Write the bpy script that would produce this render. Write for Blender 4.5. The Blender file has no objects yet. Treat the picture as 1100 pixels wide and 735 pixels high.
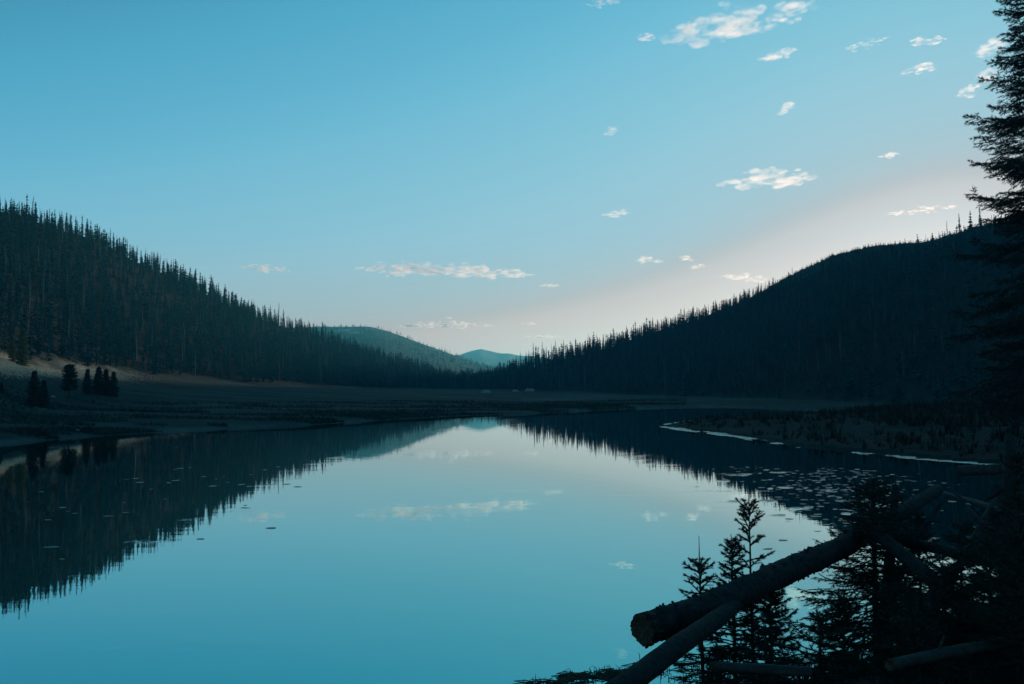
import bpy, math, random
import numpy as np
from mathutils import Matrix, Vector, noise as mnoise

rng = np.random.default_rng(11)
random.seed(11)
R = math.radians
scene = bpy.context.scene
COL = scene.collection

# ------------------------------------------------------------------ camera
CAM_Z = 4.0
FPX = 917.0
cam_d = bpy.data.cameras.new('camera')
cam = bpy.data.objects.new('camera', cam_d)
COL.objects.link(cam)
cam_d.sensor_width = 36.0
cam_d.lens = 36.0 * FPX / 1100.0
cam_d.clip_start = 0.05
cam_d.clip_end = 200000.0
CM = Matrix.Rotation(R(90 + 3.11), 4, 'X') @ Matrix.Rotation(R(-0.70), 4, 'Z')
cam.matrix_world = Matrix.Translation((0, 0, CAM_Z)) @ CM
scene.camera = cam
CM3 = CM.to_3x3()


def ray(px, py):
    d = CM3 @ Vector(((px - 550) / FPX, (367.5 - py) / FPX, -1.0))
    return d


def at_y(px, py, Y):
    """point of the ray at forward distance Y"""
    d = ray(px, py)
    return Vector((d.x / d.y * Y, Y, CAM_Z + d.z / d.y * Y))


def on_z(px, py, z=0.0):
    d = ray(px, py)
    t = (z - CAM_Z) / d.z
    return Vector((d.x * t, d.y * t, z))


def hor_dist(px, py, D):
    """(azimuth, z) of the ray at horizontal distance D"""
    d = ray(px, py)
    h = math.hypot(d.x, d.y)
    return math.atan2(d.x, d.y), CAM_Z + d.z / h * D


def px_of(p):
    v = CM3.transposed() @ (Vector(p) - Vector((0, 0, CAM_Z)))
    return 550 + FPX * v.x / -v.z, 367.5 - FPX * v.y / -v.z


# ------------------------------------------------------------------ helpers
def tag(o, label=None, cat=None, group=None, kind=None):
    if label: o['label'] = label
    if cat: o['category'] = cat
    if group: o['group'] = group
    if kind: o['kind'] = kind
    return o


def link(name, me, mat=None, parent=None, loc=None):
    o = bpy.data.objects.new(name, me)
    COL.objects.link(o)
    if mat is not None:
        for m in (mat if isinstance(mat, (list, tuple)) else [mat]):
            me.materials.append(m)
    if parent is not None: o.parent = parent
    if loc is not None: o.location = loc
    return o


def empty(name, loc, rz=0.0):
    o = bpy.data.objects.new(name, None)
    COL.objects.link(o)
    o.location = loc
    o.rotation_euler = (0, 0, rz)
    o.empty_display_size = 0.2
    return o


def mesh_np(name, V, F, mi=None, smooth=False):
    """V (n,3); F (m,k) with constant k, or a list of such arrays"""
    me = bpy.data.meshes.new(name)
    Fs = F if isinstance(F, list) else [F]
    Fs = [np.asarray(f, dtype=np.int32) for f in Fs if len(f)]
    nl = sum(f.size for f in Fs)
    nf = sum(len(f) for f in Fs)
    me.vertices.add(len(V))
    me.vertices.foreach_set('co', np.asarray(V, dtype=np.float32).ravel())
    me.loops.add(nl)
    me.polygons.add(nf)
    me.loops.foreach_set('vertex_index', np.concatenate([f.ravel() for f in Fs]))
    sizes = np.concatenate([np.full(len(f), f.shape[1], np.int32) for f in Fs])
    starts = np.concatenate([[0], np.cumsum(sizes)[:-1]]).astype(np.int32)
    me.polygons.foreach_set('loop_start', starts)
    if mi is not None:
        me.polygons.foreach_set('material_index', np.asarray(mi, dtype=np.int32))
    me.polygons.foreach_set('use_smooth', np.full(nf, smooth, dtype=bool))
    me.update(calc_edges=True)
    me.validate()
    return me


def vnoise(x, y, seed=0):
    """smooth value noise, vectorised"""
    xi = np.floor(x).astype(np.int64); yi = np.floor(y).astype(np.int64)
    fx = x - xi; fy = y - yi
    fx = fx * fx * (3 - 2 * fx); fy = fy * fy * (3 - 2 * fy)

    def h(a, b):
        n = (a * 374761393 + b * 668265263 + seed * 974634777) & 0xFFFFFFFF
        n = ((n ^ (n >> 13)) * 1274126177) & 0xFFFFFFFF
        return ((n ^ (n >> 16)) & 0xFFFF) / 65535.0
    a = h(xi, yi) * (1 - fx) + h(xi + 1, yi) * fx
    b = h(xi, yi + 1) * (1 - fx) + h(xi + 1, yi + 1) * fx
    return (a * (1 - fy) + b * fy) * 2 - 1


def fbm(x, y, oct=4, seed=0):
    s = 0; a = 1.0; t = 0
    for k in range(oct):
        s = s + a * vnoise(x * 2 ** k, y * 2 ** k, seed + k); t += a; a *= 0.5
    return s / t


def seg_dist(X, Y, pts, closed=False):
    P = list(pts)
    if closed: P = P + [P[0]]
    best = np.full(X.shape, 1e9)
    for (ax, ay), (bx, by) in zip(P[:-1], P[1:]):
        dx, dy = bx - ax, by - ay
        t = np.clip(((X - ax) * dx + (Y - ay) * dy) / (dx * dx + dy * dy + 1e-9), 0, 1)
        best = np.minimum(best, np.hypot(X - ax - t * dx, Y - ay - t * dy))
    return best


def inside(X, Y, pts):
    r = np.zeros(X.shape, bool)
    n = len(pts)
    for i in range(n):
        ax, ay = pts[i]; bx, by = pts[(i + 1) % n]
        c = ((ay > Y) != (by > Y)) & (X < (bx - ax) * (Y - ay) / (by - ay + 1e-12) + ax)
        r ^= c
    return r


def sdf(X, Y, pts):
    d = seg_dist(X, Y, pts, True)
    return np.where(inside(X, Y, pts), d, -d)


# ------------------------------------------------------------------ materials
def new_mat(name):
    m = bpy.data.materials.new(name)
    m.use_nodes = True
    nt = m.node_tree
    return m, nt, nt.nodes['Principled BSDF'], nt.nodes['Material Output']


def mat_noise(name, c1, c2, scale=5.0, rough=0.85, bump=0.0, stretch=(1, 1, 1), detail=6.0, spec=0.3, coord='Object', bdist=0.02):
    m, nt, bs, out = new_mat(name)
    tc = nt.nodes.new('ShaderNodeTexCoord')
    mp = nt.nodes.new('ShaderNodeMapping'); mp.inputs['Scale'].default_value = stretch
    nt.links.new(tc.outputs[coord], mp.inputs['Vector'])
    n = nt.nodes.new('ShaderNodeTexNoise')
    n.inputs['Scale'].default_value = scale; n.inputs['Detail'].default_value = detail; n.inputs['Roughness'].default_value = 0.65
    nt.links.new(mp.outputs['Vector'], n.inputs['Vector'])
    cr = nt.nodes.new('ShaderNodeValToRGB')
    cr.color_ramp.elements[0].color = (*c1, 1); cr.color_ramp.elements[1].color = (*c2, 1)
    cr.color_ramp.elements[0].position = 0.35; cr.color_ramp.elements[1].position = 0.68
    nt.links.new(n.outputs['Fac'], cr.inputs['Fac'])
    nt.links.new(cr.outputs['Color'], bs.inputs['Base Color'])
    bs.inputs['Roughness'].default_value = rough
    bs.inputs['Specular IOR Level'].default_value = spec
    if bump:
        b = nt.nodes.new('ShaderNodeBump'); b.inputs['Strength'].default_value = bump; b.inputs['Distance'].default_value = bdist
        nt.links.new(n.outputs['Fac'], b.inputs['Height'])
        nt.links.new(b.outputs['Normal'], bs.inputs['Normal'])
    return m


M = {}
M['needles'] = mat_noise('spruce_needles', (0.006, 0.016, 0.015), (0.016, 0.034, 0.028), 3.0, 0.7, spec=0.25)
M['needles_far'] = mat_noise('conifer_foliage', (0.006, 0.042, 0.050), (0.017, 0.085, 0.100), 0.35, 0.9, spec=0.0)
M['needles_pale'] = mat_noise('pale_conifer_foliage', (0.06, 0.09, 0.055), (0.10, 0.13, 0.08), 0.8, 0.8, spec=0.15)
M['snag'] = mat_noise('weathered_dead_wood', (0.030, 0.055, 0.060), (0.075, 0.12, 0.13), 2.0, 0.9, spec=0.1)
M['bark'] = mat_noise('spruce_bark', (0.022, 0.017, 0.014), (0.06, 0.05, 0.04), 9.0, 0.92, 0.7, (1, 1, 0.25), spec=0.15)
M['logbark'] = mat_noise('log_bark', (0.004, 0.008, 0.009), (0.018, 0.029, 0.031), 14.0, 0.9, 0.9, (1, 1, 1), spec=0.2, bdist=0.03)
M['barewood'] = mat_noise('bare_grey_wood', (0.012, 0.014, 0.014), (0.042, 0.046, 0.044), 18.0, 0.8, 0.5, (0.25, 1, 1), spec=0.25, bdist=0.01)
M['endgrain'] = mat_noise('rotten_wood_end', (0.03, 0.024, 0.018), (0.10, 0.08, 0.06), 30.0, 0.95, 0.8, spec=0.1)
M['rock'] = mat_noise('pale_granite', (0.16, 0.16, 0.155), (0.32, 0.31, 0.30), 4.0, 0.9, 0.4, spec=0.2)
M['brush'] = mat_noise('brush_leaves', (0.006, 0.010, 0.008), (0.020, 0.024, 0.017), 2.0, 0.85, spec=0.15)
M['reed'] = mat_noise('wet_stems', (0.03, 0.03, 0.02), (0.09, 0.08, 0.05), 8.0, 0.7, spec=0.3)
M['pad'] = mat_noise('pondweed_leaf', (0.02, 0.03, 0.015), (0.05, 0.055, 0.03), 3.0, 0.3, spec=0.3)


def mat_terrain():
    m, nt, bs, out = new_mat('meadow_ground')
    N, L = nt.nodes, nt.links
    geo = N.new('ShaderNodeNewGeometry')
    mp = N.new('ShaderNodeMapping'); mp.inputs['Scale'].default_value = (0.03, 0.09, 0.05)
    L.new(geo.outputs['Position'], mp.inputs['Vector'])
    n1 = N.new('ShaderNodeTexNoise'); n1.inputs['Scale'].default_value = 1.0; n1.inputs['Detail'].default_value = 8; n1.inputs['Roughness'].default_value = 0.62
    L.new(mp.outputs['Vector'], n1.inputs['Vector'])
    cr = N.new('ShaderNodeValToRGB')
    e = cr.color_ramp.elements
    e[0].position = 0.36; e[0].color = (0.005, 0.015, 0.014, 1)
    e[1].position = 0.66; e[1].color = (0.034, 0.060, 0.054, 1)
    k = e.new(0.5); k.color = (0.012, 0.029, 0.026, 1)
    L.new(n1.outputs['Fac'], cr.inputs['Fac'])
    n2 = N.new('ShaderNodeTexNoise'); n2.inputs['Scale'].default_value = 1.3; n2.inputs['Detail'].default_value = 7
    L.new(geo.outputs['Position'], n2.inputs['Vector'])
    mr = N.new('ShaderNodeMapRange'); mr.inputs['From Min'].default_value = 0.3; mr.inputs['From Max'].default_value = 0.7
    mr.inputs['To Min'].default_value = 0.55; mr.inputs['To Max'].default_value = 1.35
    L.new(n2.outputs['Fac'], mr.inputs['Value'])
    mul = N.new('ShaderNodeVectorMath'); mul.operation = 'SCALE'
    L.new(cr.outputs['Color'], mul.inputs[0]); L.new(mr.outputs['Result'], mul.inputs['Scale'])
    # cover classes from vertex attributes: forest floor, shore mud, dry straw with sunlight in its colour
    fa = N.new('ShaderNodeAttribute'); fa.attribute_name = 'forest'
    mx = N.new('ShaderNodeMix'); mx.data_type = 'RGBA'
    sw = N.new('ShaderNodeAttribute'); sw.attribute_name = 'sunlit_straw'
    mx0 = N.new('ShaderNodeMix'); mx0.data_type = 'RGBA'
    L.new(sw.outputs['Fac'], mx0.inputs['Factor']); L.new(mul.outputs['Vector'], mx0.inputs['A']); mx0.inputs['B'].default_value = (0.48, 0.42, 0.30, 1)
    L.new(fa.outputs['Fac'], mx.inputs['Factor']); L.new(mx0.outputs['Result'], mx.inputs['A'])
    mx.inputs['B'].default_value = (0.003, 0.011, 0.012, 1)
    sa = N.new('ShaderNodeAttribute'); sa.attribute_name = 'mud'
    mx2 = N.new('ShaderNodeMix'); mx2.data_type = 'RGBA'
    L.new(sa.outputs['Fac'], mx2.inputs['Factor']); L.new(mx.outputs['Result'], mx2.inputs['A'])
    mx2.inputs['B'].default_value = (0.07, 0.10, 0.10, 1)
    L.new(mx2.outputs['Result'], bs.inputs['Base Color'])
    bs.inputs['Roughness'].default_value = 0.95; bs.inputs['Specular IOR Level'].default_value = 0.1
    b = N.new('ShaderNodeBump'); b.inputs['Strength'].default_value = 0.8; b.inputs['Distance'].default_value = 0.25
    L.new(n2.outputs['Fac'], b.inputs['Height']); L.new(b.outputs['Normal'], bs.inputs['Normal'])
    return m


M['terrain'] = mat_terrain()


def mat_hill(name, c1, c2, cpale, pale_pos, sc):
    m, nt, bs, out = new_mat(name)
    N, L = nt.nodes, nt.links
    geo = N.new('ShaderNodeNewGeometry')
    n1 = N.new('ShaderNodeTexNoise'); n1.inputs['Scale'].default_value = sc; n1.inputs['Detail'].default_value = 9; n1.inputs['Roughness'].default_value = 0.7
    L.new(geo.outputs['Position'], n1.inputs['Vector'])
    cr = N.new('ShaderNodeValToRGB'); e = cr.color_ramp.elements
    e[0].position = 0.38; e[0].color = (*c1, 1); e[1].position = 0.6; e[1].color = (*c2, 1)
    L.new(n1.outputs['Fac'], cr.inputs['Fac'])
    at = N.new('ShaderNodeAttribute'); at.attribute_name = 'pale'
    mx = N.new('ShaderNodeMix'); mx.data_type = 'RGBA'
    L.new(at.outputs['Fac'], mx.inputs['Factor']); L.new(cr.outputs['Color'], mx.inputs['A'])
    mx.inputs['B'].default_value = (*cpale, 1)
    L.new(mx.outputs['Result'], bs.inputs['Base Color'])
    bs.inputs['Roughness'].default_value = 0.95; bs.inputs['Specular IOR Level'].default_value = 0.05
    b = N.new('ShaderNodeBump'); b.inputs['Strength'].default_value = 1.0; b.inputs['Distance'].default_value = 12.0
    L.new(n1.outputs['Fac'], b.inputs['Height']); L.new(b.outputs['Normal'], bs.inputs['Normal'])
    return m


def mat_water():
    m, nt, bs, out = new_mat('lake_water')
    N, L = nt.nodes, nt.links
    geo = N.new('ShaderNodeNewGeometry')
    n1 = N.new('ShaderNodeTexNoise'); n1.inputs['Scale'].default_value = 0.9; n1.inputs['Detail'].default_value = 3
    mp = N.new('ShaderNodeMapping'); mp.inputs['Scale'].default_value = (0.7, 1.6, 1)
    L.new(geo.outputs['Position'], mp.inputs['Vector']); L.new(mp.outputs['Vector'], n1.inputs['Vector'])
    n2 = N.new('ShaderNodeTexNoise'); n2.inputs['Scale'].default_value = 7.0; n2.inputs['Detail'].default_value = 3
    L.new(mp.outputs['Vector'], n2.inputs['Vector'])
    at = N.new('ShaderNodeAttribute'); at.attribute_name = 'ripple'
    b1 = N.new('ShaderNodeBump'); b1.inputs['Strength'].default_value = 1.0; b1.inputs['Distance'].default_value = 0.0013
    L.new(n1.outputs['Fac'], b1.inputs['Height'])
    mu = N.new('ShaderNodeMath'); mu.operation = 'MULTIPLY'
    L.new(n2.outputs['Fac'], mu.inputs[0]); L.new(at.outputs['Fac'], mu.inputs[1])
    b2 = N.new('ShaderNodeBump'); b2.inputs['Strength'].default_value = 1.0; b2.inputs['Distance'].default_value = 0.16
    L.new(mu.outputs['Value'], b2.inputs['Height']); L.new(b1.outputs['Normal'], b2.inputs['Normal'])
    L.new(b2.outputs['Normal'], bs.inputs['Normal'])
    bs.inputs['Base Color'].default_value = (0.05, 0.44, 0.47, 1); bs.inputs['Metallic'].default_value = 1.0
    bs.inputs['Roughness'].default_value = 0.012
    bs.inputs['IOR'].default_value = WATER_IOR
    return m


WATER_IOR = 1.75

# ------------------------------------------------------------------ terrain
# per pixel column: shore row, meadow (row, distance), forest foot (row, distance), crest (row, distance)
COLS = [
    (-900, 560, (470, 70), (330, 110), (-60, 260)),
    (-250, 500, (450, 85), (368, 165), (112, 330)),
    (0,    478, (446, 112), (385, 215), (223, 400)),
    (100,  469, (438, 140), (398, 262), (254, 430)),
    (200,  463, (432, 170), (408, 310), (302, 470)),
    (300,  458, (428, 195), (414, 360), (346, 520)),
    (330,  457, (427, 205), (415, 380), (358, 540)),
    (420,  451, (426, 230), (417, 430), (388, 600)),
    (490,  447, (427, 240), (418, 460), (412, 640)),
    (520,  446, (428, 245), (418, 460), (408, 640)),
    (560,  445, (430, 235), (420, 430), (397, 560)),
    (600,  443, (431, 230), (421, 410), (385, 530)),
    (700,  438.5, (432, 215), (425, 320), (356, 490)),
    (760,  437, (433, 205), (429, 275), (336, 470)),
    (815,  438, (435, 190), (432, 240), (312, 460)),
    (860,  440, (437, 170), (434, 210), (288, 450)),
    (900,  442, (438, 155), (436, 190), (270, 440)),
    (940, 444, (439.5, 142), (437, 170), (260, 426)),
    (1000, 446, (441, 130), (438, 150), (253, 410)),
    (1050, 448, (442, 120), (438, 138), (238, 390)),
    (1100, 450, (443, 110), (438, 125), (226, 370)),
    (1350, 460, (440, 80), (428, 95), (150, 320)),
    (2000, 500, (430, 60), (400, 75), (0, 260)),
]
ctl_az, ctl_D, ctl_Z = [], [], []
for px, sh, mid, ft, cr in COLS:
    s = on_z(px, sh)
    az = math.atan2(s.x, s.y)
    D0 = math.hypot(s.x, s.y)
    d = [D0, D0 + 4, mid[1], ft[1], ft[1] * 0.5 + cr[1] * 0.5, cr[1], cr[1] * 1.35, 4400]
    z = [0, 0.45]
    for (py, D) in (mid, ft):
        z.append(max(0.6, hor_dist(px, py, D)[1]))
    zc = hor_dist(px, cr[0], cr[1])[1]
    z.append(z[3] + (zc - z[3]) * 0.47)
    z += [zc, zc * 0.8, zc * 0.25]
    ctl_az.append(az); ctl_D.append(d); ctl_Z.append(z)
ctl_az = np.array(ctl_az); ctl_D = np.array(ctl_D); ctl_Z = np.array(ctl_Z)

AZ = np.concatenate([np.linspace(-math.pi, -1.0, 60)[:-1], np.linspace(-1.0, -0.62, 90)[:-1], np.linspace(-0.62, 0.62, 760), np.linspace(0.62, 1.0, 90)[1:], np.linspace(1.0, math.pi, 60)[1:]])
LD = np.linspace(math.log(0.6), math.log(4400), 450)
DD = np.exp(LD)
cD = np.stack([np.interp(AZ, ctl_az, ctl_D[:, k]) for k in range(8)], 1)
cZ = np.stack([np.interp(AZ, ctl_az, ctl_Z[:, k]) for k in range(8)], 1)
ZZ = np.empty((len(AZ), len(DD)))
for i in range(len(AZ)):
    z = np.interp(DD, cD[i], cZ[i])
    lake = DD < cD[i, 0]
    z[lake] = -np.minimum(2.0, (cD[i, 0] - DD[lake]) * 0.06)
    ZZ[i] = z
GX = np.sin(AZ)[:, None] * DD[None]
GY = np.cos(AZ)[:, None] * DD[None]
# soften the creases along the distance on the dry land
for it in range(3):
    S = ZZ.copy(); S[:, 1:-1] = (ZZ[:, :-2] + 2 * ZZ[:, 1:-1] + ZZ[:, 2:]) / 4
    land = (ZZ > 1.2)
    ZZ = np.where(land, S, ZZ)
wgt = np.clip((ZZ - 0.3) / 6, 0, 1)
ZZ = ZZ + wgt * (fbm(GX / 60, GY / 60, 4, 3) * 2.2) * np.clip(ZZ / 25, 0.15, 1)
ZZ = ZZ + np.clip(ZZ / 1.5, 0, 1) * fbm(GX / 9, GY / 9, 4, 9) * 0.35
# behind the camera: open flat land
back = np.clip((np.abs(AZ) - 1.25) / 0.5, 0, 1)[:, None]
ZZ = ZZ * (1 - back) + back * (2.4 + fbm(GX / 40, GY / 40, 3, 21) * 0.5)

# low spit on the right and the near bank
P2 = lambda px, py: tuple(on_z(px, py).xy)
SPIT = [P2(*p) for p in ((716, 458), (760, 463), (800, 470), (850, 477.5), (900, 484), (1000, 492.5), (1070, 498), (1100, 501), (1300, 520), (1300, 448), (1100, 440), (950, 440), (885, 443), (830, 449), (770, 450.5), (735, 453))]
sp = sdf(GX, GY, SPIT) + fbm(GX / 7, GY / 7, 3, 31) * 1.2
zs = np.where(sp > 0, np.minimum(1.4, 0.12 + 0.05 * sp) + np.clip(sp / 6, 0, 1) * (fbm(GX / 6, GY / 6, 4, 33) * 0.5), -0.25 + np.minimum(0, sp) * 0.08)
ZZ = np.maximum(ZZ, np.where(sp > -8, zs, -9))
BANK = [(-30, 5.5), (-8, 7), (-3, 8.3), (0.2, 9.5), (1.5, 10.3), (2.3, 10.5), (3.4, 11.2), (5, 12.4), (7.2, 14.3), (10.2, 16.8), (16, 21.5), (22, 27), (30, 38), (60, 30), (70, -60), (-70, -60), (-60, 0)]
bk = sdf(GX, GY, BANK) + fbm(GX / 1.5, GY / 1.5, 3, 41) * 0.25
zb = np.where(bk > 0, 2.8 * (1 - np.exp(-bk / 4.5)) + np.clip(bk / 2, 0, 1) * fbm(GX / 1.2, GY / 1.2, 4, 43) * 0.12, bk * 0.3)
ZZ = np.maximum(ZZ, np.where(bk > -6, zb, -9))
ZZ = np.maximum(ZZ, -2.2)

ia = np.arange(len(AZ)); 


def ground(x, y):
    az = math.atan2(x, y); d = math.hypot(x, y)
    fi = float(np.interp(az, AZ, ia)); fj = (math.log(max(d, 0.61)) - LD[0]) / (LD[1] - LD[0])
    i = min(int(fi), len(AZ) - 2); j = min(int(fj), len(DD) - 2)
    u = fi - i; v = fj - j
    return float(ZZ[i, j] * (1 - u) * (1 - v) + ZZ[i + 1, j] * u * (1 - v) + ZZ[i, j + 1] * (1 - u) * v + ZZ[i + 1, j + 1] * u * v)


def ground_v(x, y):
    az = np.arctan2(x, y); d = np.hypot(x, y)
    fi = np.interp(az, AZ, ia); fj = (np.log(d) - LD[0]) / (LD[1] - LD[0])
    i = np.minimum(fi.astype(int), len(AZ) - 2); j = np.clip(fj.astype(int), 0, len(DD) - 2)
    u = fi - i; v = fj - j
    return ZZ[i, j] * (1 - u) * (1 - v) + ZZ[i + 1, j] * u * (1 - v) + ZZ[i, j + 1] * (1 - u) * v + ZZ[i + 1, j + 1] * u * v


na, nd = ZZ.shape
V = np.stack([GX, GY, ZZ], -1).reshape(-1, 3)
idx = np.arange(na * nd).reshape(na, nd)
F = np.stack([idx[:-1, :-1], idx[:-1, 1:], idx[1:, 1:], idx[1:, :-1]], -1).reshape(-1, 4)[:, ::-1]
# close the small hole under the camera
V = np.concatenate([V, [[0, 0, float(ZZ[:, 0].mean())]]])
cidx = len(V) - 1
T = np.stack([idx[1:, 0], idx[:-1, 0], np.full(na - 1, cidx)], -1)
me = mesh_np('terrain', V, [F, T], smooth=True)
# forest cover and mud attributes
AZg = np.broadcast_to(AZ[:, None], ZZ.shape)
Dg = np.broadcast_to(DD[None], ZZ.shape)
foot = cD[:, 3][:, None]; crest = cD[:, 5][:, None]
pxA = 550 + FPX * np.tan(np.clip(AZ, -1.2, 1.2))


def forest_top(px):
    """how far up the slope (0 foot, 1 crest) the forest reaches; the right ridge is bald"""
    return np.interp(px, [790, 830, 870, 930, 1000, 1060, 1120, 1200], [1.12, 0.96, 0.84, 0.80, 0.80, 0.82, 0.95, 1.12])


ftop = forest_top(pxA)[:, None]
frac = (Dg - foot) / (crest - foot)
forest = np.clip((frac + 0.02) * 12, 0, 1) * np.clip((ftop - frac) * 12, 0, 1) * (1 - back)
forest = np.maximum(forest, np.clip((sp + 1) / 2, 0, 1) * 0.8)
forest = np.maximum(forest, np.clip(bk + 1, 0, 1) * 0.7)
mudn = np.clip(fbm(GX / 5, GY / 11, 3, 51) * 0.8 + 0.55, 0, 1)
shore_d = Dg - cD[:, 0][:, None]
mud = np.clip(1 - np.abs(ZZ - 0.10) / 0.28, 0, 1) * mudn * (bk < -8) * (sp < -4)
# pale gravel flats at the head of the lake
flats = np.clip((fbm(GX / 45, GY / 9, 3, 57) - 0.28) * 4, 0, 1) * ((pxA > 560) & (pxA < 760))[:, None] * (shore_d > 6) * (frac < 0)
mud = np.clip(mud + 0.5 * flats, 0, 1)
sunlit_straw = np.clip((0.02 - frac) * 30, 0, 1) * np.clip((frac + 0.30) * 7, 0, 1) * np.clip((GY - 120) / 60, 0, 1) * np.clip((-0.405 - AZg) * 14, 0, 1) * np.clip(0.75 + fbm(GX / 14, GY / 5, 3, 141) * 1.3, 0.1, 1)  # dry grass limited to the sunlit strip, its sunlight painted in as paler ground
for nm, arr in (('forest', forest), ('mud', mud), ('sunlit_straw', sunlit_straw)):
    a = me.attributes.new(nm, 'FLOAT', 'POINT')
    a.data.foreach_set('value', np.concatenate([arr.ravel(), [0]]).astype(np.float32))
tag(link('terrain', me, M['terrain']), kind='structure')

# ------------------------------------------------------------------ water
wa = np.concatenate([np.linspace(-1.45, -0.62, 40)[:-1], np.linspace(-0.62, 0.62, 620), np.linspace(0.62, 1.45, 40)[1:]])
wd = np.exp(np.linspace(math.log(4.5), math.log(330), 330))
WX = np.sin(wa)[:, None] * wd[None]; WY = np.cos(wa)[:, None] * wd[None]
LINE = [P2(*p) for p in ((765, 450.8), (740, 452.5), (722, 455.5), (718, 458.5), (735, 461.5), (770, 465.5), (800, 470.5), (850, 478), (900, 484.8), (1000, 493.3), (1070, 498.6), (1120, 503))]
ld = seg_dist(WX, WY, LINE)
rip = np.clip(1 - ld / (0.38 + 0.007 * WY), 0, 1) * np.clip(fbm(WX / 1.3, WY / 2.2, 4, 61) * 4.0 + 0.4, 0, 1) * 0.5
# faint cat's-paws on the open lake
paw = np.clip(fbm(WX / 3.5, WY / 0.8, 4, 71) - 0.36, 0, 1) * 0.035
reg = np.clip(1.6 - 1.6 * np.hypot((WX - 13.0) / 7.0, (WY - 31) / 12), 0, 1)
paw = paw + reg * np.clip(fbm(WX / 0.8, WY / 0.55, 3, 75) - 0.40, 0, 1) * 0.5
rip = np.clip(rip + paw, 0, 1)
wi = np.arange(len(wa) * len(wd)).reshape(len(wa), len(wd))
WF = np.stack([wi[:-1, :-1], wi[1:, :-1], wi[1:, 1:], wi[:-1, 1:]], -1).reshape(-1, 4)
wme = mesh_np('water', np.stack([WX, WY, np.zeros_like(WX)], -1).reshape(-1, 3), WF, smooth=True)
a = wme.attributes.new('ripple', 'FLOAT', 'POINT')
a.data.foreach_set('value', rip.ravel().astype(np.float32))
M['water'] = mat_water()
tag(link('water', wme, M['water']), kind='structure')


# ------------------------------------------------------------------ distant hill and mountain
def ridge_mesh(name, prof, D, depth, base_z, nx, nd_, rough, mat, pale=None):
    pxs = np.linspace(prof[0][0], prof[-1][0], nx)
    pys = np.interp(pxs, [p[0] for p in prof], [p[1] for p in prof])
    k = np.array([1, 2, 3, 2, 1]) / 9.0
    pys[2:-2] = np.convolve(pys, k, 'valid')
    VV = np.empty((nx, nd_, 3)); PA = np.zeros((nx, nd_))
    for i in range(nx):
        az, zc = hor_dist(pxs[i], pys[i], D)
        for j in range(nd_):
            t = j / (nd_ - 1)
            s = t / 0.7 if t < 0.7 else (1 - t) / 0.3
            dd = D + (t - 0.7) * depth
            VV[i, j] = (math.sin(az) * dd, math.cos(az) * dd, base_z + (zc - base_z) * (s ** 0.85))
            PA[i, j] = s
    n = fbm(VV[..., 0] / (depth * .09), VV[..., 1] / (depth * .09), 5, 81)
    VV[..., 2] += n * rough * np.clip(PA * 3, 0, 1)
    ids = np.arange(nx * nd_).reshape(nx, nd_)
    FF = np.stack([ids[:-1, :-1], ids[1:, :-1], ids[1:, 1:], ids[:-1, 1:]], -1).reshape(-1, 4)
    m = mesh_np(name, VV.reshape(-1, 3), FF, smooth=True)
    at = m.attributes.new('pale', 'FLOAT', 'POINT')
    if pale is not None:
        at.data.foreach_set('value', pale(pxs[:, None], PA, VV).ravel().astype(np.float32))
    tag(link(name, m, mat), kind='structure')
    return VV, PA, pxs


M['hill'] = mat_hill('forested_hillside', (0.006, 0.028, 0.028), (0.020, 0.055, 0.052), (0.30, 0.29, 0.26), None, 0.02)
M['mount'] = mat_hill('far_mountain_rock', (0.09, 0.08, 0.085), (0.15, 0.13, 0.13), (0.3, 0.3, 0.3), None, 0.004)


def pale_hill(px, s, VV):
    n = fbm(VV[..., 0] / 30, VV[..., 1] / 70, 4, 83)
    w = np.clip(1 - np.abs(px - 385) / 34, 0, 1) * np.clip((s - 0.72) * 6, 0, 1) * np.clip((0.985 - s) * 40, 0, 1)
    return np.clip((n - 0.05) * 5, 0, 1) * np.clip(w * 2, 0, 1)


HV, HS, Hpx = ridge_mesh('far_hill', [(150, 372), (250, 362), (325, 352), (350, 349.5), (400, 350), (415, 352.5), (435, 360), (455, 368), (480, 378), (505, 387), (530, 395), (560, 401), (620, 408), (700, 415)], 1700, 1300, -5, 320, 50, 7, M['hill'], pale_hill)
ridge_mesh('distant_mountain', [(380, 400), (440, 392), (480, 384), (497, 379.5), (508, 376), (516, 374.5), (524, 377), (535, 380), (548, 380.5), (560, 383), (580, 384), (610, 390), (680, 400)], 3200, 1600, -8, 200, 40, 9, M['mount'])

# ------------------------------------------------------------------ trees
UP = np.array([0, 0, 1.0])


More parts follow.
